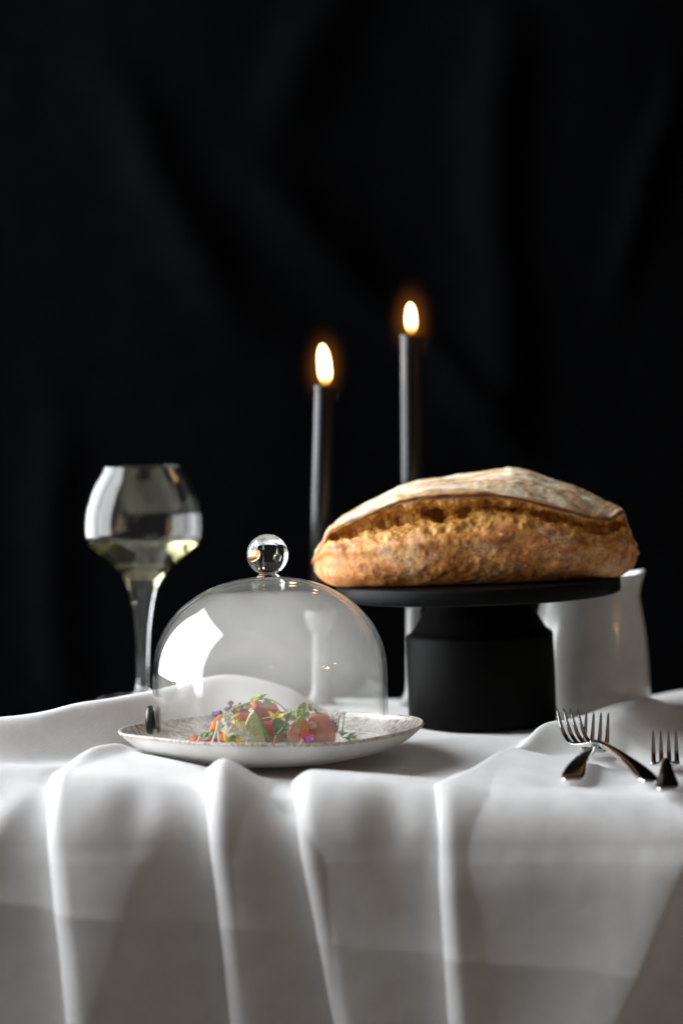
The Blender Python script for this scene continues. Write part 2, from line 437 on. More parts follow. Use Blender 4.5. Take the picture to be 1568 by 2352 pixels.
# ------------------------------------------------------------------ cloche
DOME_LOC = (PLX - 0.0005, PLY, 0.0118); DOME_ROT = (PTILT, math.radians(-1.2), 0)
def dome_profile(off, n=60, base=0.0):
    R, Zc, Hh = 0.0798 - off, 0.046, 0.0664 - off
    p = [(R, base), (R, base + 0.0002), (R, base + 0.0006), (R, base + 0.002), (R, Zc * 0.25), (R, Zc * 0.5), (R, Zc * 0.75)]
    for k in range(n + 1):
        a = PI / 2 * k / n
        c, s = math.cos(a), math.sin(a); e = 2 / 2.12
        p.append((R * abs(c) ** e if k < n else 0.0, Zc + Hh * s ** e))
    return p
def build_cloche():
    root = empty('glass_cloche', DOME_LOC, DOME_ROT)
    o_ = dome_profile(0.0); i_ = dome_profile(0.0021)[::-1]
    prof = i_ + [(0.0784, -0.0006), (0.0792, -0.0006)] + o_
    link('dome', lathe('dome', prof, 160), M['dome'], root)
    top = 0.1124
    kn = [(0, top - 0.0003), (0.0085, top - 0.0004), (0.0072, top + 0.0006), (0.0060, top + 0.0016)]
    cz, r = top + 0.0148, 0.0141
    a0 = -math.acos(0.0060 / r)
    for k in range(40):
        a = a0 + (PI / 2 - a0) * k / 39
        kn.append((r * math.cos(a) if k < 39 else 0.0, cz + r * math.sin(a)))
    link('knob', lathe('knob', kn, 96), M['glass'], root)
    # black rubber stopper of the smoke hole, low on the side
    pl = [(0, 0.0048), (0.006, 0.0046), (0.0088, 0.0036), (0.0098, 0.0018), (0.0096, 0.0002), (0.0075, -0.0002), (0.0066, -0.0004), (0.0066, -0.0024), (0.0085, -0.0028), (0.0090, -0.0040), (0.0075, -0.0052), (0, -0.0054)]
    p = link('stopper', lathe('stopper', smooth_curve(pl, 40), 48), M['rubber'], root)
    p.location = (-0.0803, 0, 0.0165); p.rotation_euler = (0, -PI / 2, 0)
    tag(root, 'clear glass dome cloche with ball knob and black side stopper over the plate', 'cloche')
    # smoke under the dome
    pr = dome_profile(0.0030)
    hs = 0.1005
    sp = [(0, 0.0045 - 0.0015), (0.04, 0.0048 - 0.0018), (0.066, 0.0045)]
    sp = [(0, -0.0055), (0.05, -0.0040), (0.0766, 0.0006)] + [q for q in pr[1:] if q[1] < hs]
    rr = sp[-1][0]
    sp += [(rr * 0.8, hs + 0.0008), (rr * 0.4, hs + 0.001), (0, hs + 0.001)]
    t = NT('pale_smoke'); v = t.obj()
    nz = t.noise(20, 4, 0.55, v, 1.2)
    dens = t.ramp(nz, [(0.3, 0.35), (0.7, 1.05)])
    vol = t.n('VolumePrincipled'); vol.inputs['Color'].default_value = (0.975, 0.955, 0.94, 1); vol.inputs['Anisotropy'].default_value = 0.15
    sz = t.n('SeparateXYZ'); t.put(sz.inputs[0], v)
    lift = t.ramp(t.math('MULTIPLY', sz.outputs[2], 10.0), [(0.06, 0.06), (0.58, 1.0)])
    t.put(vol.inputs['Density'], t.math('MULTIPLY', t.math('MULTIPLY', dens, lift), 7.6))
    t.t.links.new(vol.outputs[0], t.out.inputs['Volume'])
    s = link('smoke', lathe('smoke', sp, 96), t.m)
    s.location = DOME_LOC; s.rotation_euler = DOME_ROT
    tag(s, 'pale grey smoke filling the glass cloche', 'smoke', kind='stuff')
build_cloche()

# ------------------------------------------------------------------ wine glass
def build_wine():
    gx, gy = -0.1585, 1.93
    root = empty('wine_glass', (gx, gy, 0.0))
    k = 9.162e-5; zt = 0.1917
    raw = [(155, 357), (300, 437), (430, 487), (550, 517), (660, 524), (740, 523), (790, 512), (850, 462), (920, 370), (1000, 277), (1100, 185), (1200, 131), (1300, 101), (1400, 82), (1600, 59), (1900, 48), (2050, 51), (2120, 75), (2155, 130), (2172, 260), (2180, 400)]
    outer = [(r * k, zt - (y - 155) * k) for (y, r) in raw]
    outer = smooth_curve(outer, 160)
    # bowl interior down to the cup bottom
    zb = zt - (1150 - 155) * k
    inn = [(max(r - 0.0011, 0.001), z) for (r, z) in outer if z > zb + 0.004]
    inn = inn + [(inn[-1][0] * 0.75, inn[-1][1] - 0.0022), (inn[-1][0] * 0.35, inn[-1][1] - 0.0034), (0.0, inn[-1][1] - 0.0038)]
    zsplit = zt - (1330 - 155) * k
    bowl_o = [(r, z) for (r, z) in outer if z >= zsplit]; low = [(r, z) for (r, z) in outer if z < zsplit]
    zfoot = zt - (2120 - 155) * k
    stem = [(r, z) for (r, z) in low if z >= zfoot]; foot = [(r, z) for (r, z) in low if z < zfoot]
    whole = inn[::-1] + [(outer[0][0] - 0.0008, zt + 0.0005), (outer[0][0] - 0.0002, zt + 0.0004)] + list(map(tuple, bowl_o)) + [(bowl_o[-1][0] * 0.02, bowl_o[-1][1] - 0.00001)]
    whole[-1] = (0.0, bowl_o[-1][1])
    link('bowl', lathe('bowl', whole, 128), M['thin_glass'], root)
    z0 = bowl_o[-1][1]
    link('stem', lathe('stem', [(0, z0 - 0.00006)] + [(bowl_o[-1][0], z0 - 0.00006)] + stem + [(0, stem[-1][1])], 64), M['thin_glass'], root)
    fz = stem[-1][1] - 0.00006
    link('foot', lathe('foot', [(0, fz), (stem[-1][0], fz)] + foot + [(foot[-1][0] + 0.0003, 0.0012), (foot[-1][0], 0.0006), (0.02, 0.0008), (0, 0.0016)], 96), M['thin_glass'], root)
    tag(root, 'stemmed wine glass with angular tulip bowl, behind the folded cloth', 'wine glass')
    zw = zt - (795 - 155) * k
    body = [(r + 0.0002, z) for (r, z) in inn if z <= zw]
    body[-1] = (0.0, body[-1][1] - 0.0002)
    wp = [(0, zw), (body[0][0] * 0.9, zw)] + [(body[0][0], zw + 0.0004)] + body
    t = NT('white_wine'); g = t.n('BsdfGlass', Roughness=0.0, IOR=1.34); g.inputs['Color'].default_value = (0.985, 0.975, 0.84, 1); t.surf(g)
    w = link('white_wine', lathe('white_wine', wp, 128), t.m); w.location = (gx, gy, 0)
    tag(w, 'pale yellow white wine in the lower part of the glass', 'wine')
build_wine()

# ------------------------------------------------------------------ stand
STX, STY = 0.1042, 1.82
STROT = (0, math.radians(-2.0), 0)
def build_stand():
    root = empty('serving_stand', (STX + 0.002, STY, 0.0016), STROT)
    t = NT('black_matt_ceramic'); v = t.obj()
    n = t.noise(120, 5, 0.6, v); rg = t.n('TexWave', Scale=160.0, Distortion=1.5, bands_direction='Z'); t.put(rg.inputs['Vector'], v)
    t.pbsdf(t.ramp(n, [(0.3, (0.0012, 0.0011, 0.001)), (0.7, (0.0026, 0.0023, 0.0021))]), 0.55, t.bump(t.math('ADD', n, t.math('MULTIPLY', rg.outputs['Fac'], 0.4)), 0.15, 0.001), Specular_IOR_Level=0.05)
    ped = [(0, 0.0), (0.051, 0.0), (0.0545, 0.0015), (0.0556, 0.005), (0.0556, 0.030), (0.0551, 0.0655), (0.0548, 0.0672), (0.0540, 0.0680)]
    link('pedestal', lathe('pedestal', ped + [(0, 0.0680)], 128), t.m, root)
    sh = [(0, 0.06804), (0.0540, 0.06804), (0.0530, 0.0685), (0.0490, 0.0725), (0.0400, 0.0885), (0.0380, 0.0930), (0.0378, 0.0965), (0, 0.0965)]
    link('shoulder', lathe('shoulder', sh, 128), t.m, root)
    t2 = NT('dark_slate_board'); v = t2.obj()
    n = t2.noise(60, 6, 0.65, v); n2 = t2.noise(700, 3, 0.6, v)
    t2.pbsdf(t2.ramp(n, [(0.3, (0.0018, 0.0018, 0.0018)), (0.7, (0.004, 0.0038, 0.0038))]), 0.45, t2.bump(t2.math('ADD', n, n2), 0.25, 0.001), Specular_IOR_Level=0.07)
    dk = [(0, 0.09655), (0.104, 0.09655), (0.1060, 0.0975), (0.1066, 0.0990), (0.1066, 0.1065), (0.1060, 0.1078), (0.1045, 0.1085), (0, 0.1085)]
    link('top_board', lathe('top_board', dk, 160), t2.m, root)
    tag(root, 'black round serving stand with thick disc top and shouldered pedestal under the bread', 'stand')
build_stand()

# ------------------------------------------------------------------ bread
def build_bread():
    k = 1.728e-4; x_l, x_r = 70, 1466; xc = 768
    zx = np.linspace(x_l, x_r, 420)
    # cosine-pack the ends
    zx = (x_l + x_r) / 2 + (x_r - x_l) / 2 * np.sin(np.linspace(-PI / 2, PI / 2, 420))
    I = lambda pts: np.interp(zx, [p[0] for p in pts], [(565 - p[1]) * k for p in pts])
    def sm(a, w=9):
        ker = np.hanning(w + 2)[1:-1]; ker /= ker.sum(); return np.convolve(np.pad(a, w // 2, 'edge'), ker, 'valid')
    Ht = sm(I([(70, 385), (85, 374), (112, 358), (121, 346), (131, 300), (200, 262), (300, 200), (450, 128), (540, 104), (760, 78), (930, 62), (1000, 77), (1200, 152), (1380, 246), (1400, 256), (1409, 275), (1417, 346), (1440, 372), (1466, 405)]), 5)
    He = sm(I([(70, 396), (85, 384), (112, 366), (121, 352), (129, 326), (200, 292), (300, 247), (450, 192), (560, 174), (820, 172), (950, 197), (1100, 243), (1250, 292), (1330, 306), (1398, 270), (1407, 288), (1416, 352), (1440, 380), (1466, 415)]), 5)
    Hc = sm(I([(70, 406), (85, 394), (112, 374), (130, 352), (300, 318), (400, 300), (600, 276), (800, 252), (950, 262), (1100, 305), (1300, 362), (1390, 345), (1416, 362), (1440, 388), (1466, 425)]), 5)
    xi = (zx - xc) / ((x_r - x_l) / 2); xi = np.clip(xi, -1, 1)
    D = 0.066 * np.clip(1 - np.abs(xi) ** 2.6, 0, 1) ** 0.5 + 1e-5
    endf = np.clip(1 - np.abs(xi) ** 22, 0, 1) ** 0.38          # closes the very ends
    earm = sstep(118, 170, zx) * (1 - sstep(1392, 1418, zx))      # where the ear stands off
    NV = 330; nx = len(zx)
    P = np.zeros((nx, NV, 3)); tagv = np.zeros((nx, NV))
    for i in range(nx):
        d, ht, he, hc, e = D[i], Ht[i], He[i], Hc[i], earm[i]
        hc = min(hc, he - 0.001); op = (he - hc)
        rec = 0.20 * e
        pts = [(0, 0), (-0.55, 0.0), (-0.80, 0.002), (-0.96, hc * 0.22), (-1.0, hc * 0.45), (-0.97, hc * 0.70), (-0.885, hc * 0.90), (-0.80 + 0.05 * (1 - e), hc * 0.985),
               (-0.80 + rec, hc + op * 0.18), (-0.78 + rec * 0.75, hc + op * 0.45), (-0.80 + rec * 0.10, hc + op * 0.80), (-0.845, he - 0.0008), (-0.855, he + 0.0016), (-0.82, he + 0.0038),
               (-0.60, he + (ht - he) * 0.55 + 0.002), (-0.30, he + (ht - he) * 0.88), (0.0, ht), (0.35, ht * 0.97), (0.68, ht * 0.83), (0.93, ht * 0.55), (0.99, ht * 0.30), (0.88, ht * 0.08), (0.70, 0.0005), (0.4, 0), (0, 0)]
        c = smooth_curve([(a * d, b) for a, b in pts], NV)
        tagv[i] = np.linspace(0, len(pts) - 1, NV)
        zm = 0.36 * ht
        P[i, :, 0] = (zx[i] - xc) * k
        P[i, :, 1] = c[:, 0] * (0.25 + 0.75 * endf[i]); P[i, :, 2] = zm + (c[:, 1] - zm) * endf[i]
    # the ends curve up off the board
    lift = 0.007 * np.clip((np.abs(xi) - 0.84) / 0.16, 0, 1) ** 2
    P[..., 2] = lift[:, None] + P[..., 2] * (1 - lift / np.maximum(Ht, 0.02))[:, None]
    # normals (approx) and relief
    du = np.gradient(P, axis=0); dv = np.gradient(P, axis=1); N = np.cross(du, dv); N /= np.linalg.norm(N, axis=2)[..., None] + 1e-12
    out = np.sign((N * (P - np.array([0, 0, 0.04]))).sum(2).mean()); N *= out
    s = tagv; Xn = P[..., 0]; arc = np.cumsum(np.linalg.norm(np.diff(P, axis=1, prepend=P[:, :1]), axis=2), 1)
    crumb = sstep(6.6, 7.2, s) * (1 - sstep(10.6, 11.1, s)) * earm[:, None]
    shelf = sstep(5.4, 6.2, s + 0.5 * vnoise(Xn * 60, s * 0, 8)) * (1 - sstep(6.9, 7.4, s))
    flour = sstep(12.4, 13.2, s) * (1 - sstep(19.0, 20.3, s))
    lip = np.exp(-((s - 11.7) / 0.55) ** 2) * earm[:, None]
    low = sstep(1.6, 2.4, s) * (1 - sstep(5.8, 6.8, s))
    disp = (0.0010 + 0.0010 * crumb) * fbm(Xn * 30, arc * 34, 3, 4) * sstep(1.5, 2.5, s)
    disp += 0.0005 * fbm(Xn * 170, arc * 170, 13, 3) * (low + 0.4 * flour + 1.6 * shelf)
    disp += crumb * (0.0028 * fbm(Xn * 120, arc * 42, 17, 4))
    holes = np.clip(vnoise(Xn * 70, arc * 80, 23) - 0.25, 0, 1); disp -= 0.011 * holes * crumb * np.exp(-((s - 8.4) / 1.3) ** 2)
    # lower-crust roll line
    disp += 0.0022 * np.exp(-((s - 5.0 - 0.4 * vnoise(Xn * 25, 0 * Xn, 5)) / 0.35) ** 2)
    disp += lip * 0.0014 * vnoise(Xn * 90, 0 * Xn, 31)
    disp *= sstep(0, 0.25, endf)[:, None]
    # broad dents in the top crust, following the banneton spiral
    disp += flour * 0.0007 * np.sin((P[..., 1] * 1.0 + 0.35 * Xn) * 420 + 2 * vnoise(Xn * 20, arc * 20, 2))
    P = P + N * disp[..., None]
    P[..., 2] *= 0.952
    P[..., 2] = np.maximum(P[..., 2], 0.0)
    me = grid_mesh('crust', P)
    ca = me.color_attributes.new('region', 'FLOAT_COLOR', 'POINT')
    C = np.stack([flour, np.maximum(crumb, 0.75 * shelf), lip, low], -1).reshape(-1, 4)
    ca.data.foreach_set('color', C.ravel().astype(np.float32))
    t = NT('sourdough_crust'); v = t.obj()
    at_ = t.n('Attribute', attribute_name='region'); sp = t.n('SeparateColor'); t.put(sp.inputs[0], at_.outputs['Color'])
    n1 = t.noise(55, 6, 0.65, v); n2 = t.noise(210, 5, 0.7, v); n3 = t.noise(22, 4, 0.6, v)
    crust = t.ramp(n1, [(0.34, (0.26, 0.072, 0.012)), (0.48, (0.50, 0.18, 0.032)), (0.62, (0.70, 0.33, 0.085))])
    crust = t.mix(t.ramp(n2, [(0.52, 0.0), (0.64, 0.6)]), crust, (0.66, 0.36, 0.13))
    crust = t.mix(t.ramp(n2, [(0.36, 0.7), (0.46, 0.0)]), crust, (0.17, 0.045, 0.010))
    # flour dusting on lower crust, patchy
    mp = t.obj((1.0, 1.0, 2.0)); fl2 = t.math('MULTIPLY', t.ramp(t.noise(30, 5, 0.7, mp), [(0.50, 0.0), (0.62, 0.8)]), t.ramp(t.noise(420, 3, 0.7, v), [(0.42, 0.0), (0.62, 1.0)]))
    crust = t.mix(fl2, crust, (0.62, 0.50, 0.36))
    mv = t.obj((1.0, 1.0, 0.35)); ns = t.noise(190, 5, 0.65, mv)
    crumb_c = t.ramp(ns, [(0.34, (0.20, 0.062, 0.009)), (0.47, (0.58, 0.26, 0.040)), (0.62, (0.84, 0.52, 0.14))])
    col = t.mix(sp.outputs[1], crust, crumb_c)
    mf = t.obj((0.35, 1.0, 1.0)); fn = t.noise(85, 6, 0.7, mf, 0.4)
    fl = t.ramp(fn, [(0.34, (0.45, 0.21, 0.085)), (0.44, (0.70, 0.49, 0.28)), (0.55, (0.86, 0.76, 0.58))])
    wv = t.n('TexWave', wave_type='BANDS', bands_direction='Y', Scale=17.0, Distortion=5.0, Detail=3.0); wv.inputs['Detail Scale'].default_value = 2.5; mw = t.obj((0.45, 1.0, 0.6)); t.put(wv.inputs['Vector'], mw)
    fl = t.mix(t.ramp(wv.outputs['Fac'], [(0.12, 0.6), (0.40, 0.0)]), fl, (0.52, 0.28, 0.12))
    fl = t.mix(t.ramp(t.noise(600, 3, 0.7, v), [(0.58, 0.0), (0.72, 0.6)]), fl, (0.42, 0.24, 0.12))
    col = t.mix(sp.outputs[0], col, fl)
    col = t.mix(t.math('MULTIPLY', sp.outputs[2], 0.9), col, (0.07, 0.022, 0.009))
    nm = t.bump(n2, 0.6, 0.0016); nm = t.bump(t.noise(900, 3, 0.6, v), 0.3, 0.0006, nm)
    t.pbsdf(col, t.ramp(n1, [(0.3, 0.42), (0.7, 0.65)]), nm, Subsurface_Weight=0.0)
    zt = 0.1085 + 0.0016 + 0.0002
    o = link('bread_loaf', me, t.m)
    ctr = Vector((STX + 0.003, STY, 0.0016)); R = Matrix.Rotation(STROT[1], 4, 'Y')
    o.matrix_world = Matrix.Translation(ctr) @ R @ Matrix.Translation((-0.0045 + 0.0015, -0.012, 0.1087))
    tag(o, 'crusty sourdough loaf split open along its floured top, on the black stand', 'bread')
build_bread()

# ------------------------------------------------------------------ candles and candlesticks
def mat_flame():
    t = NT('flame_core'); tc = t.obj(); sz = t.n('SeparateXYZ'); t.put(sz.inputs[0], tc)
    h = t.math('MULTIPLY', sz.outputs[2], 30.0)
    col = t.ramp(h, [(0.0, (0.9, 0.30, 0.10)), (0.12, (1.0, 0.48, 0.10)), (0.30, (1.0, 0.62, 0.24)), (1.0, (1.0, 0.56, 0.18))])
    st = t.ramp(h, [(0.0, 0.04), (0.10, 0.12), (0.28, 1.0), (0.8, 1.0), (1.0, 0.55)])
    e = t.n('Emission'); t.put(e.inputs[0], col); t.put(e.inputs[1], t.math('MULTIPLY', st, 19.0)); t.surf(e); return t.m
M['flame'] = mat_flame()
def mat_lens_halo():  # glowing volume that paints lens halation around the flame
    t = NT('painted_lens_halo'); v = t.obj((1 / 0.024, 1 / 0.024, 1 / 0.042))
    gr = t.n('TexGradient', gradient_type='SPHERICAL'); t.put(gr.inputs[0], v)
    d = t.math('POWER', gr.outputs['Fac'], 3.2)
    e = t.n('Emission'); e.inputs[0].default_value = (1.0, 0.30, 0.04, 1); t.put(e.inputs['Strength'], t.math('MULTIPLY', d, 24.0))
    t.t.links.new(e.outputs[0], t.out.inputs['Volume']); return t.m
M['lens_halo'] = mat_lens_halo()
M['wax'] = simple('black_wax', (0.0025, 0.0023, 0.0025), 0.27, 0.2, 90, 0.03, Specular_IOR_Level=0.33)
M['wick'] = simple('burnt_wick', (0.01, 0.008, 0.006), 0.9)
M['grey_ceramic'] = simple('pale_grey_glaze', (0.27, 0.265, 0.255), 0.3, 0.08, 60, 0.05)
M['white_ceramic'] = simple('white_glazed_ceramic', (0.62, 0.61, 0.585), 0.22, 0.07, 45, 0.06, Coat_Weight=0.5, Coat_Roughness=0.12)

def build_candle(x, y, ztop, zbase, lean, fl_h, fl_w, fl_lean, label):
    root = empty('taper_candle', (x, y, zbase), (0, lean, 0))
    H = ztop - zbase; r = 0.0090
    pr = [(0, 0), (r, 0), (r * 1.0, H * 0.5), (r * 0.96, H * 0.93), (r * 0.97, H - 0.004), (r * 1.03, H - 0.0015), (r * 0.97, H), (r * 0.78, H - 0.0008), (r * 0.5, H - 0.0028), (0, H - 0.0034)]
    def wob(a, R, Z):
        k = sstep(H - 0.02, H, Z); return R * (1 + 0.05 * k * np.sin(2 * a + x * 50) + 0.012 * np.sin(3 * a + Z * 60)), Z + 0.0012 * k * np.sin(a + x * 90)
    link('wax', lathe('wax', np.array(pr), 64, wob), M['wax'], root)
    d = tube('drip', [(r * 0.93, -0.002, H - 0.0015), (r * 1.08, -0.002, H - 0.0035), (r * 1.1, -0.002, H - 0.007), (r * 1.0, -0.002, H - 0.011)], [0.0015, 0.0022, 0.0019, 0.0007], 16, 10)
    link('drip', d, M['wax'], root)
    link('wick', tube('wick', [(0, 0, H - 0.004), (0.0004, 0, H + 0.003), (0.0018, 0, H + 0.008)], [0.0009, 0.0009, 0.0007], 12, 8), M['wick'], root)
    # flame: blunt teardrop with a round tip
    n = 40; z = np.linspace(0, 1, n)
    pf = [(fl_w * 0.5 * math.sqrt(max(0, 1 - abs(2 * t_ ** 0.80 - 1) ** 2.15)) if 0 < t_ < 1 else 0.0, t_ * fl_h) for t_ in z]
    me = lathe('flame', pf, 40)
    for vtx in me.vertices: vtx.co.x += fl_lean * (vtx.co.z / fl_h) ** 1.4 * fl_h
    f = link('flame', me, M['flame'], root); f.location = (0.0004, 0, H + 0.0006)
    me2 = lathe('lens_halo', [(0.0239 * math.cos(a) if abs(a) < 1.57 else 0, 0.0418 * math.sin(a)) for a in np.linspace(-PI / 2, PI / 2, 24)], 32)  # added shell for the painted lens halo, not part of the fire
    g = link('flame_lens_halo', me2, M['lens_halo'], f); g.location = (fl_lean * fl_h * 0.45, 0, fl_h * 0.45)
    tag(root, label, 'candle', 'black taper candles')
    return root

C1 = at(746, 886, 1.94); C2 = at(943, 769, 1.94)
def stick(x, y, h, label, sr=0.0060):
    root = empty('candlestick', (x, y, 0))
    pr = [(0, 0.0012), (0.0125, 0.0012), (0.0135, 0.0024), (0.0125, 0.0040), (0.0085, 0.0065), (sr * 1.12, 0.011), (sr * 1.03, 0.020), (sr, h - 0.020), (sr * 1.1, h - 0.0165), (0.0100, h - 0.013), (0.0122, h - 0.004), (0.0121, h), (0.0108, h), (0.0105, h - 0.002), (0.0105, h - 0.0105), (0, h - 0.0105)]
    cut = h - 0.019
    low = [p for p in pr[:8]] + [(sr * 1.01, cut), (0, cut)]
    up = [(0, cut + 0.00005), (sr * 1.01, cut + 0.00005)] + pr[8:]
    link('stem', lathe('stem', low, 72), M['grey_ceramic'], root)
    link('cup', lathe('cup', up, 72), M['grey_ceramic'], root)
    tag(root, label, 'candlestick', 'pale grey candlesticks')
HS = 0.0760
l1, l2 = math.radians(1.2), math.radians(-0.55)
for (C, ln, hs, lab, lab2, fh, fw, fl) in ((C1, l1, HS, 'shorter black taper candle with lit flame, standing left of the bread', 'slim pale grey candlestick holding the shorter candle, seen through the cloche', 0.0330, 0.0108, -0.10),
                                           (C2, l2, 0.096, 'taller black taper candle with lit flame, rising behind the bread', 'pale grey candlestick holding the taller candle, behind the black stand', 0.0250, 0.0091, -0.02)):
    zb = hs - 0.0103; bx = C.x - math.sin(ln) * (C.z - zb)
    stick(bx, C.y, hs, lab2, 0.0060 if hs < 0.09 else 0.0056)
    build_candle(bx, C.y, C.z, zb, ln, fh, fw, fl, lab)

# ------------------------------------------------------------------ jug
def build_jug():
    jx, jy = 0.197, 1.915
    root = empty('milk_jug', (jx, jy, 0.0012))
    H = 0.106
    out = [(0, 0), (0.040, 0), (0.0455, 0.003), (0.0470, 0.010), (0.0465, 0.030), (0.0435, 0.060), (0.0398, 0.082), (0.0370, 0.095), (0.0366, 0.101), (0.0374, H)]
    inn = [(0.0362, H + 0.0006), (0.0350, H - 0.001), (0.0342, 0.096), (0.0368, 0.082), (0.0405, 0.060), (0.0435, 0.03), (0.043, 0.010), (0.036, 0.005), (0, 0.0045)]
    pr = np.vstack([smooth_curve(out, 60), smooth_curve(inn, 40)])
    def wob(a, R, Z):     # pulled spout on +x
        k = sstep(0.085, H, Z) * np.exp(-((((a + PI) % (2 * PI)) - PI) / 0.33) ** 2)
        return R + 0.0060 * k, Z + 0.0030 * k
    link('body', lathe('body', pr, 128, wob), M['white_ceramic'], root)
    hp = [(-0.0360, 0, 0.096), (-0.047, 0, 0.098), (-0.0565, 0, 0.088), (-0.059, 0, 0.072), (-0.054, 0, 0.048), (-0.0442, 0, 0.036)]
    link('handle', tube('handle', hp, [0.0045, 0.0045, 0.0042, 0.004, 0.004, 0.0046], 40, 16, True, 1.4, side=(0, 1, 0)), M['white_ceramic'], root)
    tag(root, 'white ceramic jug with a small pouring lip, behind the bread stand', 'jug')
build_jug()

# ------------------------------------------------------------------ forks
def mat_steel():
    t = NT('polished_steel'); v = t.obj((1, 1, 1))
    n = t.noise(300, 4, 0.6, v)
    t.pbsdf((0.74, 0.73, 0.71), t.ramp(n, [(0.3, 0.07), (0.7, 0.13)]), None, Metallic=1.0); return t.m
M['steel'] = mat_steel()
def ribbon(name, C, Wd, Th, side, seg=18, up_bow=0.0):
    """sweep of a rounded flat section; C (n,3), Wd/Th half sizes (n), side (n,3)"""
    n = len(C); T = np.gradient(C, axis=0); T /= np.linalg.norm(T, axis=1)[:, None]
    A = side - (side * T).sum(1)[:, None] * T; A /= np.linalg.norm(A, axis=1)[:, None]
    B = np.cross(A, T)
    B *= np.sign(B[:, 2].mean() + 1e-9)
    a = np.linspace(0, 2 * PI, seg, endpoint=False); e = 0.62
    ca = np.sign(np.cos(a)) * np.abs(np.cos(a)) ** e; sa = np.sign(np.sin(a)) * np.abs(np.sin(a)) ** 0.8
    P = C[:, None] + Wd[:, None, None] * ca[None, :, None] * A[:, None] + Th[:, None, None] * (sa[None, :, None] + up_bow * (1 - ca[None, :, None] ** 2)) * B[:, None]
    V = P.reshape(-1, 3); F = [tuple(f) for f in grid_faces(n, seg, wrap_v=True)]
    F.append(tuple(range(seg))); F.append(tuple((n - 1) * seg + i for i in range(seg))[::-1])
    import bmesh
    me = mesh(name, V, F); bm = bmesh.new(); bm.from_mesh(me); bmesh.ops.recalc_face_normals(bm, faces=bm.faces); bm.to_mesh(me); bm.free()
    me.polygons.foreach_set('use_smooth', [True] * len(me.polygons))
    return me
def build_fork(pts, label, roll=0.0):
    """pts: world places: handle end, mid handle, neck, head base, tine middle, tine tips"""
    P = np.array(pts, float); base = P[0].copy()
    root = empty('dessert_fork', (base[0], base[1], base[2] + 0.0012))
    P = P - base
    dirv = P[-1] - P[0]; side = np.cross(dirv / np.linalg.norm(dirv), (0, 0, 1.0)); side /= np.linalg.norm(side)
    side = side * math.cos(roll) + np.array((0, 0, 1.0)) * math.sin(roll)
    C = smooth_curve(P, 140)
    s = np.linspace(0, 5, 140)
    wd = np.interp(s, [0, 0.05, 0.12, 0.3, 0.6, 1.0, 1.6, 2.0, 2.35, 2.6, 2.85, 3.05, 3.25], [0.0045, 0.0062, 0.0071, 0.0076, 0.0070, 0.0055, 0.0034, 0.0026, 0.0027, 0.0042, 0.0075, 0.0090, 0.0092])
    th = np.interp(s, [0, 0.05, 0.15, 1.0, 2.0, 2.6, 3.25], [0.0008, 0.0014, 0.0018, 0.0016, 0.0019, 0.0012, 0.0010])
    i0 = int(np.searchsorted(s, 2.25)); i1 = int(np.searchsorted(s, 3.22))
    sd = np.repeat(side[None], 140, 0)
    link('handle', ribbon('handle', C[:i0 + 1], wd[:i0 + 1], th[:i0 + 1], sd[:i0 + 1]), M['steel'], root)
    link('head', ribbon('head', C[i0:i1 + 1], wd[i0:i1 + 1], th[i0:i1 + 1], sd[i0:i1 + 1]), M['steel'], root)
    j0 = int(np.searchsorted(s, 3.12))
    for q in range(4):
        off = (q - 1.5) * 0.00505
        Ct = C[j0:] + side * off
        m = len(Ct); u = np.linspace(0, 1, m)
        w = np.interp(u, [0, 0.1, 0.6, 0.93, 1.0], [0.0022, 0.0017, 0.00135, 0.0008, 0.0003])
        t_ = np.interp(u, [0, 0.5, 1.0], [0.0010, 0.0010, 0.0005])
        link('tine', ribbon('tine', Ct, w, t_, np.repeat(side[None], m, 0), 10), M['steel'], root)
    tag(root, label, 'fork', 'forks on the cloth')
def fp(l): return [tuple(at(px, py, Y)) for (px, py, Y) in l]
build_fork(fp([(1311, 1797, 1.515), (1330, 1755, 1.555), (1362, 1722, 1.602), (1364, 1728, 1.632), (1368, 1696, 1.655), (1371, 1641, 1.678)]), 'steel fork pinned under another fork, prongs beside the jug', 0.0)
build_fork(fp([(1497, 1803, 1.510), (1450, 1757, 1.552), (1376, 1711, 1.598), (1340, 1716, 1.626), (1317, 1688, 1.650), (1301, 1632, 1.672)]), 'steel fork lying across the top of another fork', -0.12)
build_fork(fp([(1531, 1818, 1.482), (1530, 1786, 1.522), (1528, 1752, 1.562), (1527, 1760, 1.585), (1526, 1733, 1.607), (1525, 1682, 1.628)]), 'steel fork lying alone in a cloth fold, apart from the crossed pair', 0.05)

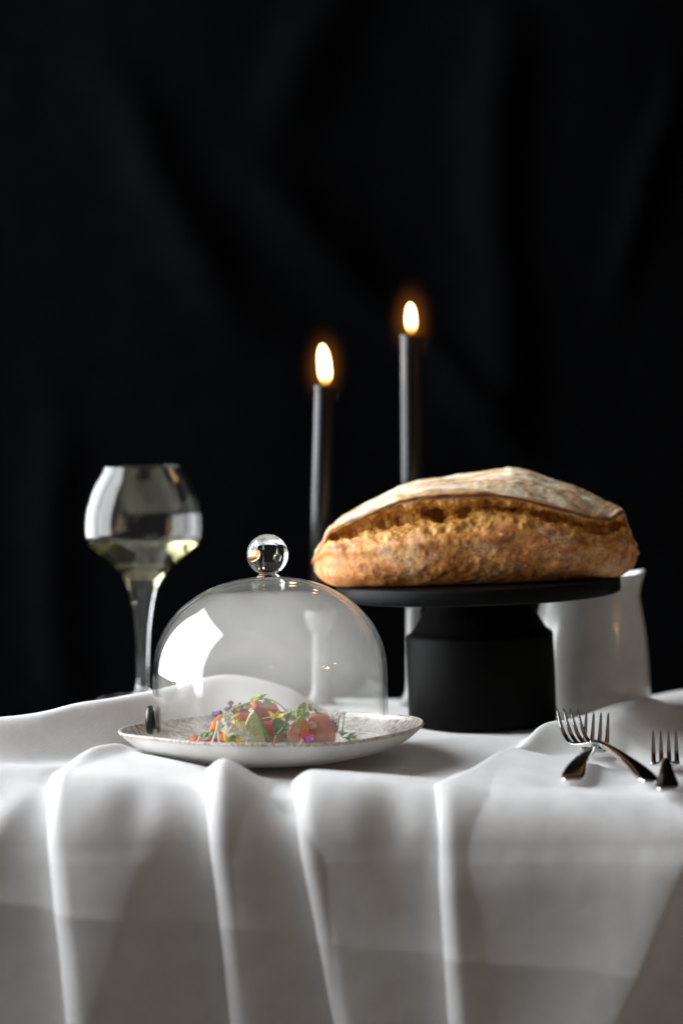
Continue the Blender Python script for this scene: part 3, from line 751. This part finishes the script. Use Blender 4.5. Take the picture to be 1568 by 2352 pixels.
# ------------------------------------------------------------------ salad
def z5(zx, zy, Y):
    return at((430 + zx / 3.136) / 1.0887, (1700 + zy / 3.136) / 1.0887, Y)
def food(name, col, rough=0.35, var=0.2, scale=300, sss=0.25, bump=0.25, **kw):
    t = NT(name); v = t.obj(); nz = t.noise(scale, 4, 0.6, v)
    c = t.ramp(nz, [(0.3, tuple(c * (1 - var) for c in col)), (0.7, tuple(min(1, c * (1 + var)) for c in col))])
    b = t.pbsdf(c, rough, t.bump(nz, bump, 0.0006), Subsurface_Weight=sss, **kw)
    b.inputs['Subsurface Radius'].default_value = (1.0, 0.5, 0.3); b.inputs['Subsurface Scale'].default_value = 0.002
    return t.m
F = dict(red=food('watermelon_flesh', (0.52, 0.03, 0.035)), orange=food('carrot_flesh', (0.75, 0.22, 0.02)), yellow=food('squash_flesh', (0.78, 0.50, 0.07)),
         pale=food('cucumber_flesh', (0.52, 0.58, 0.26), 0.4, 0.25, 500), rind=food('green_rind', (0.16, 0.25, 0.04)), green=food('leaf_green', (0.13, 0.23, 0.04), 0.45, 0.35, 250),
         lime=food('young_leaf', (0.30, 0.42, 0.06), 0.45, 0.25, 200), stem=food('pale_stem', (0.48, 0.52, 0.22), 0.45, 0.15), white=food('white_petal', (0.80, 0.80, 0.76), 0.6, 0.05),
         purple=food('purple_petal', (0.16, 0.06, 0.22), 0.55, 0.3), yel2=food('yellow_petal', (0.85, 0.60, 0.02), 0.5, 0.1), peach=food('peach_flesh', (0.78, 0.36, 0.20), 0.25, 0.15),
         pink=food('tomato_flesh', (0.55, 0.17, 0.11), 0.18, 0.3, 160), gem=food('red_berry', (0.55, 0.012, 0.03), 0.12, 0.2), violet=food('violet_petal', (0.20, 0.05, 0.55), 0.5, 0.2),
         crumb=food('berry_crumble', (0.40, 0.04, 0.08), 0.4, 0.5, 600), dark=food('dark_leaf', (0.06, 0.12, 0.035), 0.4, 0.3))

def blob(name, rx, ry, rz, mat, parent, loc=(0, 0, 0), rot=(0, 0, 0), rough=0.12, seed=0, seg=28, ring=18, e=1.0):
    a = np.linspace(0, 2 * PI, seg, endpoint=False); b = np.linspace(-PI / 2, PI / 2, ring)
    A, B = np.meshgrid(a, b, indexing='ij')
    pw = lambda v: np.sign(v) * np.abs(v) ** e
    k = 1 + rough * (vnoise(A * 1.4 + 3 * seed, B * 1.9 + 10, seed) * np.cos(B))
    k[-1] = k[-1]
    P = np.stack([rx * pw(np.cos(A)) * pw(np.cos(B)), ry * pw(np.sin(A)) * pw(np.cos(B)), rz * pw(np.sin(B))], -1) * k[..., None]
    o = link(name, grid_mesh(name, P, wrap_u=True, flip=False), mat, parent); o.location = loc; o.rotation_euler = rot
    return o

def wedge(name, pts, depth, mat, parent=None, bev=0.0012):
    """prism from an outline in x-z (local), depth in y, rounded edges by bevel"""
    import bmesh
    bm = bmesh.new(); n = len(pts)
    f = [bm.verts.new((x, -depth / 2, z)) for x, z in pts]; b = [bm.verts.new((x * 0.94, depth / 2, z * 0.94)) for x, z in pts]
    bm.faces.new(f[::-1]); bm.faces.new(b)
    for i in range(n): bm.faces.new((f[i], f[(i + 1) % n], b[(i + 1) % n], b[i]))
    bmesh.ops.recalc_face_normals(bm, faces=bm.faces)
    bmesh.ops.bevel(bm, geom=list(bm.edges), offset=bev, segments=3, affect='EDGES', profile=0.6)
    me = bpy.data.meshes.new(name); bm.to_mesh(me); bm.free()
    me.polygons.foreach_set('use_smooth', [True] * len(me.polygons))
    return link(name, me, mat, parent)

def petal_mesh(L, Wd, curl=0.25, n=8, m=5, notch=0.0):
    u = np.linspace(0, 1, n); v = np.linspace(-1, 1, m); U, V = np.meshgrid(u, v, indexing='ij')
    w = Wd * np.sin(PI * np.clip(U * 0.93 + 0.07, 0, 1) ** 1.15) ** 0.75
    X = U * L * (1 - notch * (1 - np.abs(V)) * U ** 4); Y = V * w; Z = curl * L * U ** 2 + 0.18 * Wd * V ** 2
    Ptop = np.stack([X, Y, Z], -1); return Ptop
def leaf_obj(name, P, mat, parent, loc, rot, th=0.00025):
    nu, nv, _ = P.shape
    me = grid_mesh(name, P)
    o = link(name, me, mat, parent); o.location = loc; o.rotation_euler = rot
    md = o.modifiers.new('thickness', 'SOLIDIFY'); md.thickness = th; md.offset = 0
    return o

def to_local(pts, base): return [tuple(Vector(p) - Vector(base)) for p in pts]

# chunks ------------------------------------------------------------
def chunk(name, zx, zy, Y, pts, depth, mat, rot, label, cat, group=None, bev=0.0012, rind=None):
    """pts in z5 pixels, outline; place at centre"""
    c = z5(zx, zy, Y); s = 1 / 3.136 / 1.0887 / FPX * Y
    o = wedge(name, [((px - zx) * s, (zy - py) * s) for px, py in pts], depth, mat, None, bev)
    o.location = c; o.rotation_euler = rot
    tag(o, label, cat, group); return o

chunk('watermelon_piece', 725, 225, 1.650, [(622, 235), (645, 170), (720, 200), (836, 208), (812, 262), (760, 300), (690, 300)], 0.016, F['red'], (0.2, 0, 0.15), 'red watermelon chunk lying on top of the salad', 'fruit')
chunk('watermelon_piece', 800, 410, 1.643, [(690, 330), (800, 322), (905, 370), (915, 500), (700, 500)], 0.018, F['red'], (0, 0, -0.1), 'dark red watermelon chunk low in the middle of the salad', 'fruit')
chunk('squash_piece', 490, 415, 1.638, [(402, 400), (500, 310), (580, 330), (600, 510), (410, 510)], 0.016, F['yellow'], (0, 0, 0.2), 'yellow squash cube behind the small white blossoms', 'vegetable')
chunk('pumpkin_piece', 555, 275, 1.655, [(488, 262), (520, 240), (612, 246), (600, 330), (510, 330)], 0.014, F['orange'], (0.1, 0, 0.2), 'orange pumpkin piece beneath the purple flowers', 'vegetable')
# cucumber wedge with rind
c = z5(655, 370, 1.627); s = 1 / 3.136 / 1.0887 / FPX * 1.627
cw = empty('cucumber_wedge', c)
w = wedge('flesh', [((px - 655) * s, (370 - py) * s) for px, py in [(640, 224), (600, 275), (572, 345), (580, 420), (575, 505), (752, 505), (722, 410), (690, 310)]], 0.007, F['pale'], cw, 0.0010)
w.rotation_euler = (0.12, 0, 0.1)
rp = [((px - 655) * s, -0.0012, (370 - py) * s) for px, py in [(641, 222), (668, 262), (700, 325), (738, 405), (782, 500)]]
link('rind', tube('rind', rp, [0.0005, 0.0011, 0.0014, 0.0015, 0.0014], 30, 10, True, 2.4, side=(1, 0, 0.5)), F['rind'], cw)
tag(cw, 'pale green cucumber wedge with dark rind standing upright in the salad', 'vegetable')
# tomato half, peach slice
tr = empty('tomato_half', z5(1150, 420, 1.640))
blob('flesh', 0.0118, 0.011, 0.0150, F['pink'], tr, (0, 0, -0.001), (0, 0.2, 0), 0.10, 4, 36, 24, 0.9)
blob('seed_pocket', 0.0032, 0.0015, 0.0036, F['peach'], tr, (-0.0045, -0.0090, 0.006), (0.3, 0.2, 0), 0.1, 6)
tag(tr, 'glossy pink tomato half on the right of the salad', 'tomato')
chunk('peach_slice', 955, 400, 1.630, [(905, 505), (912, 400), (950, 325), (1000, 305), (1018, 330), (1012, 420), (1000, 505)], 0.007, F['peach'], (0.1, 0, -0.15), 'peach coloured melon slice beside the glossy tomato half', 'fruit')
def ribbon_strip(name, pts, Y, wd, mat, label, cat, group=None):
    P = [z5(px, py, Y + dy) for px, py, dy in pts]; b = P[0].copy(); L = to_local(P, b)
    o = link(name, tube(name, L, [wd * 0.35] + [wd] * (len(L) - 2) + [wd * 0.3], 30, 12, True, 0.16, side=(0.8, 0.3, 0.5)), mat); o.location = b
    tag(o, label, cat, group); return o
ribbon_strip('carrot_ribbon', [(300, 500, 0), (335, 420, -0.004), (360, 340, 0), (385, 275, 0.004)], 1.634, 0.0042, F['orange'], 'orange carrot ribbon curling up beside the white blossoms', 'carrot', 'carrot ribbons')
ribbon_strip('carrot_ribbon', [(1030, 500, 0), (1036, 420, -0.003), (1032, 340, 0), (1018, 285, 0.004)], 1.628, 0.0030, F['orange'], 'orange carrot ribbon between the peach slice and the tomato', 'carrot', 'carrot ribbons')
ribbon_strip('carrot_ribbon', [(395, 500, 0), (430, 470, -0.003), (400, 400, 0), (440, 330, 0.004)], 1.642, 0.0035, F['orange'], 'orange carrot ribbon lying behind the white blossoms', 'carrot', 'carrot ribbons')
bo = blob('carrot_coin', 0.0034, 0.0030, 0.0032, F['orange'], None, z5(180, 470, 1.640), (0, 0, 0), 0.15, 9); tag(bo, 'small orange carrot piece at the outer end of the salad', 'carrot')
bo = blob('squash_bit', 0.0032, 0.003, 0.0016, F['yellow'], None, z5(140, 490, 1.642), (0, 0, 0), 0.2, 11); tag(bo, 'small yellow squash scrap beside the carrot piece', 'vegetable')
# raspberry crumble: one heap
ms = []
for i in range(60):
    x = random.uniform(225, 410); yy = random.uniform(462, 512) + abs(x - 320) * 0.10
    m = blob('x', random.uniform(0.0007, 0.0014), random.uniform(0.0007, 0.0014), random.uniform(0.0006, 0.0012), None, None, (0, 0, 0), (0, 0, 0), 0.3, i, 8, 6)
    p = z5(x, yy, random.uniform(1.626, 1.640)); mm = m.data
    for vtx in mm.vertices: vtx.co = vtx.co + p
    ms.append(mm); bpy.data.objects.remove(m)
base = z5(320, 500, 1.633); mj = join_meshes('berry_crumble', ms)
for vtx in mj.vertices: vtx.co -= base
o = link('berry_crumble', mj, F['crumb']); o.location = base
tag(o, 'heap of dark pink berry crumble at the front of the salad', 'crumble', kind='stuff')
# gem berry, violet petal
rb = empty('red_berry', z5(1060, 455, 1.622))
for i, (dx, dz, r) in enumerate(((0, 0, 0.0026), (0.0026, 0.0014, 0.0022), (-0.0018, 0.0016, 0.0019), (0.003, -0.0015, 0.0020), (-0.0022, -0.002, 0.0020))):
    blob('drupelet', r, r, r, F['gem'], rb, (dx, -0.0006 * i, dz), (0, 0, 0), 0.08, 20 + i, 16, 12)
tag(rb, 'bright red berry in front of the glossy tomato half', 'berry')
vp = empty('violet_flower', z5(1078, 484, 1.616))
for k in range(4):
    leaf_obj('petal', petal_mesh(0.0036, 0.0014), F['violet'], vp, (0, 0, 0), (0.5, -0.6, k * 1.57 + 0.4))
tag(vp, 'tiny violet flower below the bright red berry', 'flower')

# small four-petalled white blossoms
def blossom(zx, zy, Y, size, face, label, parent=None):
    root = empty('white_blossom', z5(zx, zy, Y), face)
    for k in range(5):
        leaf_obj('petal', petal_mesh(size, size * 0.42, 0.12), F['white'], root, (0, 0, 0), (0, -0.1, k * 2 * PI / 5 + zx))
    blob('centre', size * 0.26, size * 0.26, size * 0.2, F['yel2'] if zx != 445 else F['stem'], root, (0, 0, size * 0.1), (0, 0, 0), 0.1, 3, 12, 8)
    tag(root, label, 'flower', 'white blossoms in front of the salad')
WB = 'tiny white blossom with yellow eye in front of the yellow squash'
for (a, b, dY, sz, fx, fz) in ((440, 303, 0, 0.0038, 1.2, 0.1), (392, 362, -0.002, 0.0044, 1.35, -0.3), (447, 347, -0.001, 0.0024, 1.2, 0.2), (496, 385, -0.003, 0.0044, 1.4, 0.1), (548, 412, -0.002, 0.0040, 1.2, 0.5), (566, 436, -0.003, 0.0038, 1.5, 0.2), (594, 432, -0.001, 0.0036, 1.1, 0.9), (452, 408, -0.001, 0.0036, 1.3, -0.5), (412, 330, 0.001, 0.003, 1.1, -0.6)):
    blossom(a, b, 1.616 + dY, sz, (fx, 0, fz), WB)
# sprig stems and leaves
def sprig(name, pts, Y, rad, mat, label, leaves=(), lm=None, group=None, cat='greens'):
    P = [z5(px, py, Y + dy) for px, py, dy in pts]; b = P[0].copy(); root = empty(name, b); L = to_local(P, b)
    link('stem', tube('stem', L, list(np.linspace(rad, rad * 0.6, len(L))), 36, 8), mat, root)
    for (px, py, dy, ln, wd, rx, ry, rz) in leaves:
        loc = z5(px, py, Y + dy) - b
        leaf_obj('leaf', petal_mesh(ln, wd, 0.22, 12, 7), lm or F['green'], root, loc, (rx, ry, rz))
    tag(root, label, cat, group); return root
sprig('blossom_sprig', [(440, 508, 0), (450, 460, 0), (480, 420, -0.001), (500, 340, 0.001), (482, 262, 0.002)], 1.620, 0.0006, F['green'], 'green sprig carrying the tiny white blossoms',
      [(480, 300, 0, 0.005, 0.0016, 0.4, -1.2, 0.3), (490, 275, 0, 0.005, 0.0015, -0.3, -1.4, 2.2), (520, 340, 0, 0.0045, 0.0014, 0.3, -1.0, 0.2), (470, 440, -0.001, 0.006, 0.0018, 1.0, -0.6, 2.6), (500, 440, -0.001, 0.006, 0.0018, 0.8, -0.4, 0.3), (455, 480, -0.001, 0.006, 0.0018, 0.8, -0.5, 0.9)], cat='sprig')
sprig('blossom_sprig', [(508, 500, 0), (485, 455, 0), (520, 400, -0.001), (540, 330, 0)], 1.622, 0.0005, F['green'], 'thin green sprig beside the cucumber wedge',
      [(530, 360, 0, 0.004, 0.0013, 0.4, -1.2, 0.1), (515, 325, 0, 0.004, 0.0014, 0.4, -1.0, 2.8)], cat='sprig')
sprig('pea_shoot', [(360, 310, 0), (420, 265, 0), (500, 215, 0.002), (600, 178, 0.003), (690, 152, 0.003), (760, 152, 0.002), (840, 190, 0), (886, 235, 0)], 1.640, 0.0007, F['stem'], 'long pea shoot arching over the top of the salad',
      [(612, 168, 0, 0.0085, 0.0032, 0.5, -0.35, 0.1), (640, 158, 0.001, 0.0095, 0.0032, -0.4, -0.2, 0.0), (725, 160, 0, 0.0055, 0.0026, 1.2, 0.9, -0.2), (750, 162, 0, 0.005, 0.0026, 1.0, 1.2, 0.5), (560, 190, 0.002, 0.006, 0.0026, 0.8, 0.5, 0.1), (535, 210, 0.002, 0.006, 0.0024, 0.9, 0.7, 2.8)], F['lime'])
lv = []
rs = random.Random(5)
for i in range(26):
    a = rs.uniform(0, 1); px = 850 + 250 * a + rs.uniform(-25, 25); py = 285 - 50 * a + rs.uniform(-35, 60)
    lv.append((px, py, rs.uniform(-0.006, 0.006), rs.uniform(0.004, 0.007), rs.uniform(0.0012, 0.0022), rs.uniform(-1.2, 1.2), rs.uniform(-1.3, 0.5), rs.uniform(0, 6.28)))
sprig('pea_shoot', [(700, 312, 0), (770, 295, -0.001), (860, 290, 0), (930, 258, 0.001), (1000, 235, 0), (1080, 240, 0)], 1.630, 0.0007, F['stem'], 'leafy green shoot lying over the peach slice and tomato', lv, F['green'])
sprig('pea_shoot', [(795, 505, 0), (820, 430, 0), (870, 370, -0.001), (890, 320, 0), (860, 300, 0.002)], 1.622, 0.0005, F['stem'], 'curled shoot with round dark leaves before the red chunk',
      [(790, 375, 0, 0.008, 0.0042, 1.4, -0.6, 0.2), (800, 420, 0, 0.009, 0.0038, 1.3, -0.3, 0.1), (865, 330, 0, 0.007, 0.0026, 1.2, 0.8, -0.4), (830, 480, -0.002, 0.009, 0.0024, 0.9, 0.1, 0.0), (880, 480, -0.002, 0.007, 0.002, 0.9, 0.1, 3.0)], F['dark'])
lv = []
for i in range(14):
    a = rs.uniform(0, 1); lv.append((930 + 100 * a, 360 - 90 * a + rs.uniform(-20, 20), rs.uniform(-0.003, 0.002), rs.uniform(0.004, 0.006), rs.uniform(0.0008, 0.0014), rs.uniform(-1, 1), rs.uniform(-1.2, 0.3), rs.uniform(0, 6.28)))
sprig('pea_shoot', [(910, 375, 0), (960, 330, 0), (1010, 285, 0.001), (1040, 255, 0.002)], 1.622, 0.0005, F['stem'], 'short feathery shoot on the peach slice', lv, F['lime'])
# white thin stalks at the front
sprig('white_stalk', [(302, 515, 0), (330, 450, 0), (352, 380, 0.001), (362, 320, 0.002)], 1.612, 0.0007, F['white'], 'thin white stalk leaning before the carrot ribbon', group='white stalks', cat='stalk')
sprig('white_stalk', [(370, 495, 0), (368, 450, 0), (362, 400, 0.001)], 1.611, 0.0008, F['white'], 'short thick white stalk beneath the white blossoms', group='white stalks', cat='stalk')
sprig('white_stalk', [(185, 508, 0), (205, 470, 0), (218, 440, 0.001)], 1.615, 0.0005, F['white'], 'short white stalk beside the carrot piece', [(225, 450, 0, 0.005, 0.0018, 0.7, -0.5, 0.3), (260, 445, 0, 0.006, 0.0022, 0.9, -0.4, 0.1), (300, 440, 0, 0.006, 0.0018, 0.9, -0.2, 0.2)], F['green'], 'white stalks', cat='stalk')
# purple flower heads
def purple_head(zx, zy, Y, n, spread, label):
    root = empty('purple_flower', z5(zx, zy, Y)); r2 = random.Random(zx)
    for i in range(n):
        blob('floret', 0.0017 * r2.uniform(0.7, 1.3), 0.0016, 0.0016 * r2.uniform(0.7, 1.2), F['purple'], root, (r2.gauss(0, spread), r2.gauss(0, 0.002), r2.gauss(0, spread * 0.45)), (0, 0, 0), 0.35, i, 12, 8)
    tag(root, label, 'flower', 'purple flowers')
purple_head(515, 216, 1.655, 20, 0.0036, 'purple flower head beside the red watermelon at the top')
purple_head(378, 276, 1.650, 14, 0.0018, 'small purple flower head low beside the carrot ribbon')
# yellow petal
yp = empty('yellow_petal_flower', z5(820, 292, 1.620))
for (ln, wd, rot) in ((0.0056, 0.0018, (0.6, -0.1, 0.1)), (0.0045, 0.0015, (0.9, -0.3, 2.9)), (0.0042, 0.0015, (0.7, -0.4, 1.4))):
    leaf_obj('petal', petal_mesh(ln, wd, 0.35), F['yel2'], yp, (0, 0, 0), rot)
link('petal', tube('petal', to_local([z5(800, 298, 1.619), z5(785, 282, 1.618), z5(778, 262, 1.618), z5(755, 250, 1.618)], z5(820, 292, 1.620)), [0.0014, 0.0011, 0.0009, 0.0005], 20, 8), F['yel2'], yp)
tag(yp, 'curled bright yellow petals in the middle of the salad', 'flower')
# white umbel on the right with feathery leaf
um = empty('white_umbel', z5(1290, 470, 1.640)); ub = z5(1290, 470, 1.640)
for (x1, y1, x0, y0) in ((1240, 325, 1275, 420), (1285, 300, 1282, 420), (1350, 268, 1328, 430), (1310, 290, 1290, 410)):
    link('stalk', tube('stalk', to_local([z5(x0, y0, 1.640), z5((x0 + x1) / 2 + 3, (y0 + y1) / 2, 1.6395), z5(x1, y1, 1.639)], ub), [0.0005, 0.0004, 0.0004], 16, 6), F['green'], um)
for i in range(46):
    a = rs.uniform(0, 1); px = 1228 + 132 * a; py = 318 - 55 * a + rs.uniform(-14, 12)
    leaf_obj('petal', petal_mesh(rs.uniform(0.0022, 0.0036), 0.0012, 0.2, 6, 3), F['white'], um, z5(px, py, 1.639 + rs.uniform(-0.004, 0.004)) - ub, (rs.uniform(-0.8, 0.8), rs.uniform(-0.8, 0.4), rs.uniform(0, 6.28)))
for i in range(24):
    a = rs.uniform(0, 1); px = 1270 + 150 * a; py = 425 + 40 * a + rs.uniform(-18, 22)
    leaf_obj('leaf', petal_mesh(rs.uniform(0.003, 0.006), 0.0007, 0.2, 7, 3), F['green'], um, z5(px, py, 1.638 + rs.uniform(-0.004, 0.004)) - ub, (rs.uniform(-0.8, 0.8), rs.uniform(-0.7, 0.5), rs.uniform(-0.8, 0.8)))
for i in range(12):
    leaf_obj('leaf', petal_mesh(rs.uniform(0.003, 0.005), 0.0008, 0.2, 7, 3), F['green'], um, z5(1250 + rs.uniform(-20, 30), rs.uniform(330, 450), 1.641) - ub, (rs.uniform(-0.8, 0.8), rs.uniform(-1.5, 0.2), rs.uniform(0, 6.28)))
tag(um, 'white umbel flower with feathery green leaf beside the tomato half', 'flower')
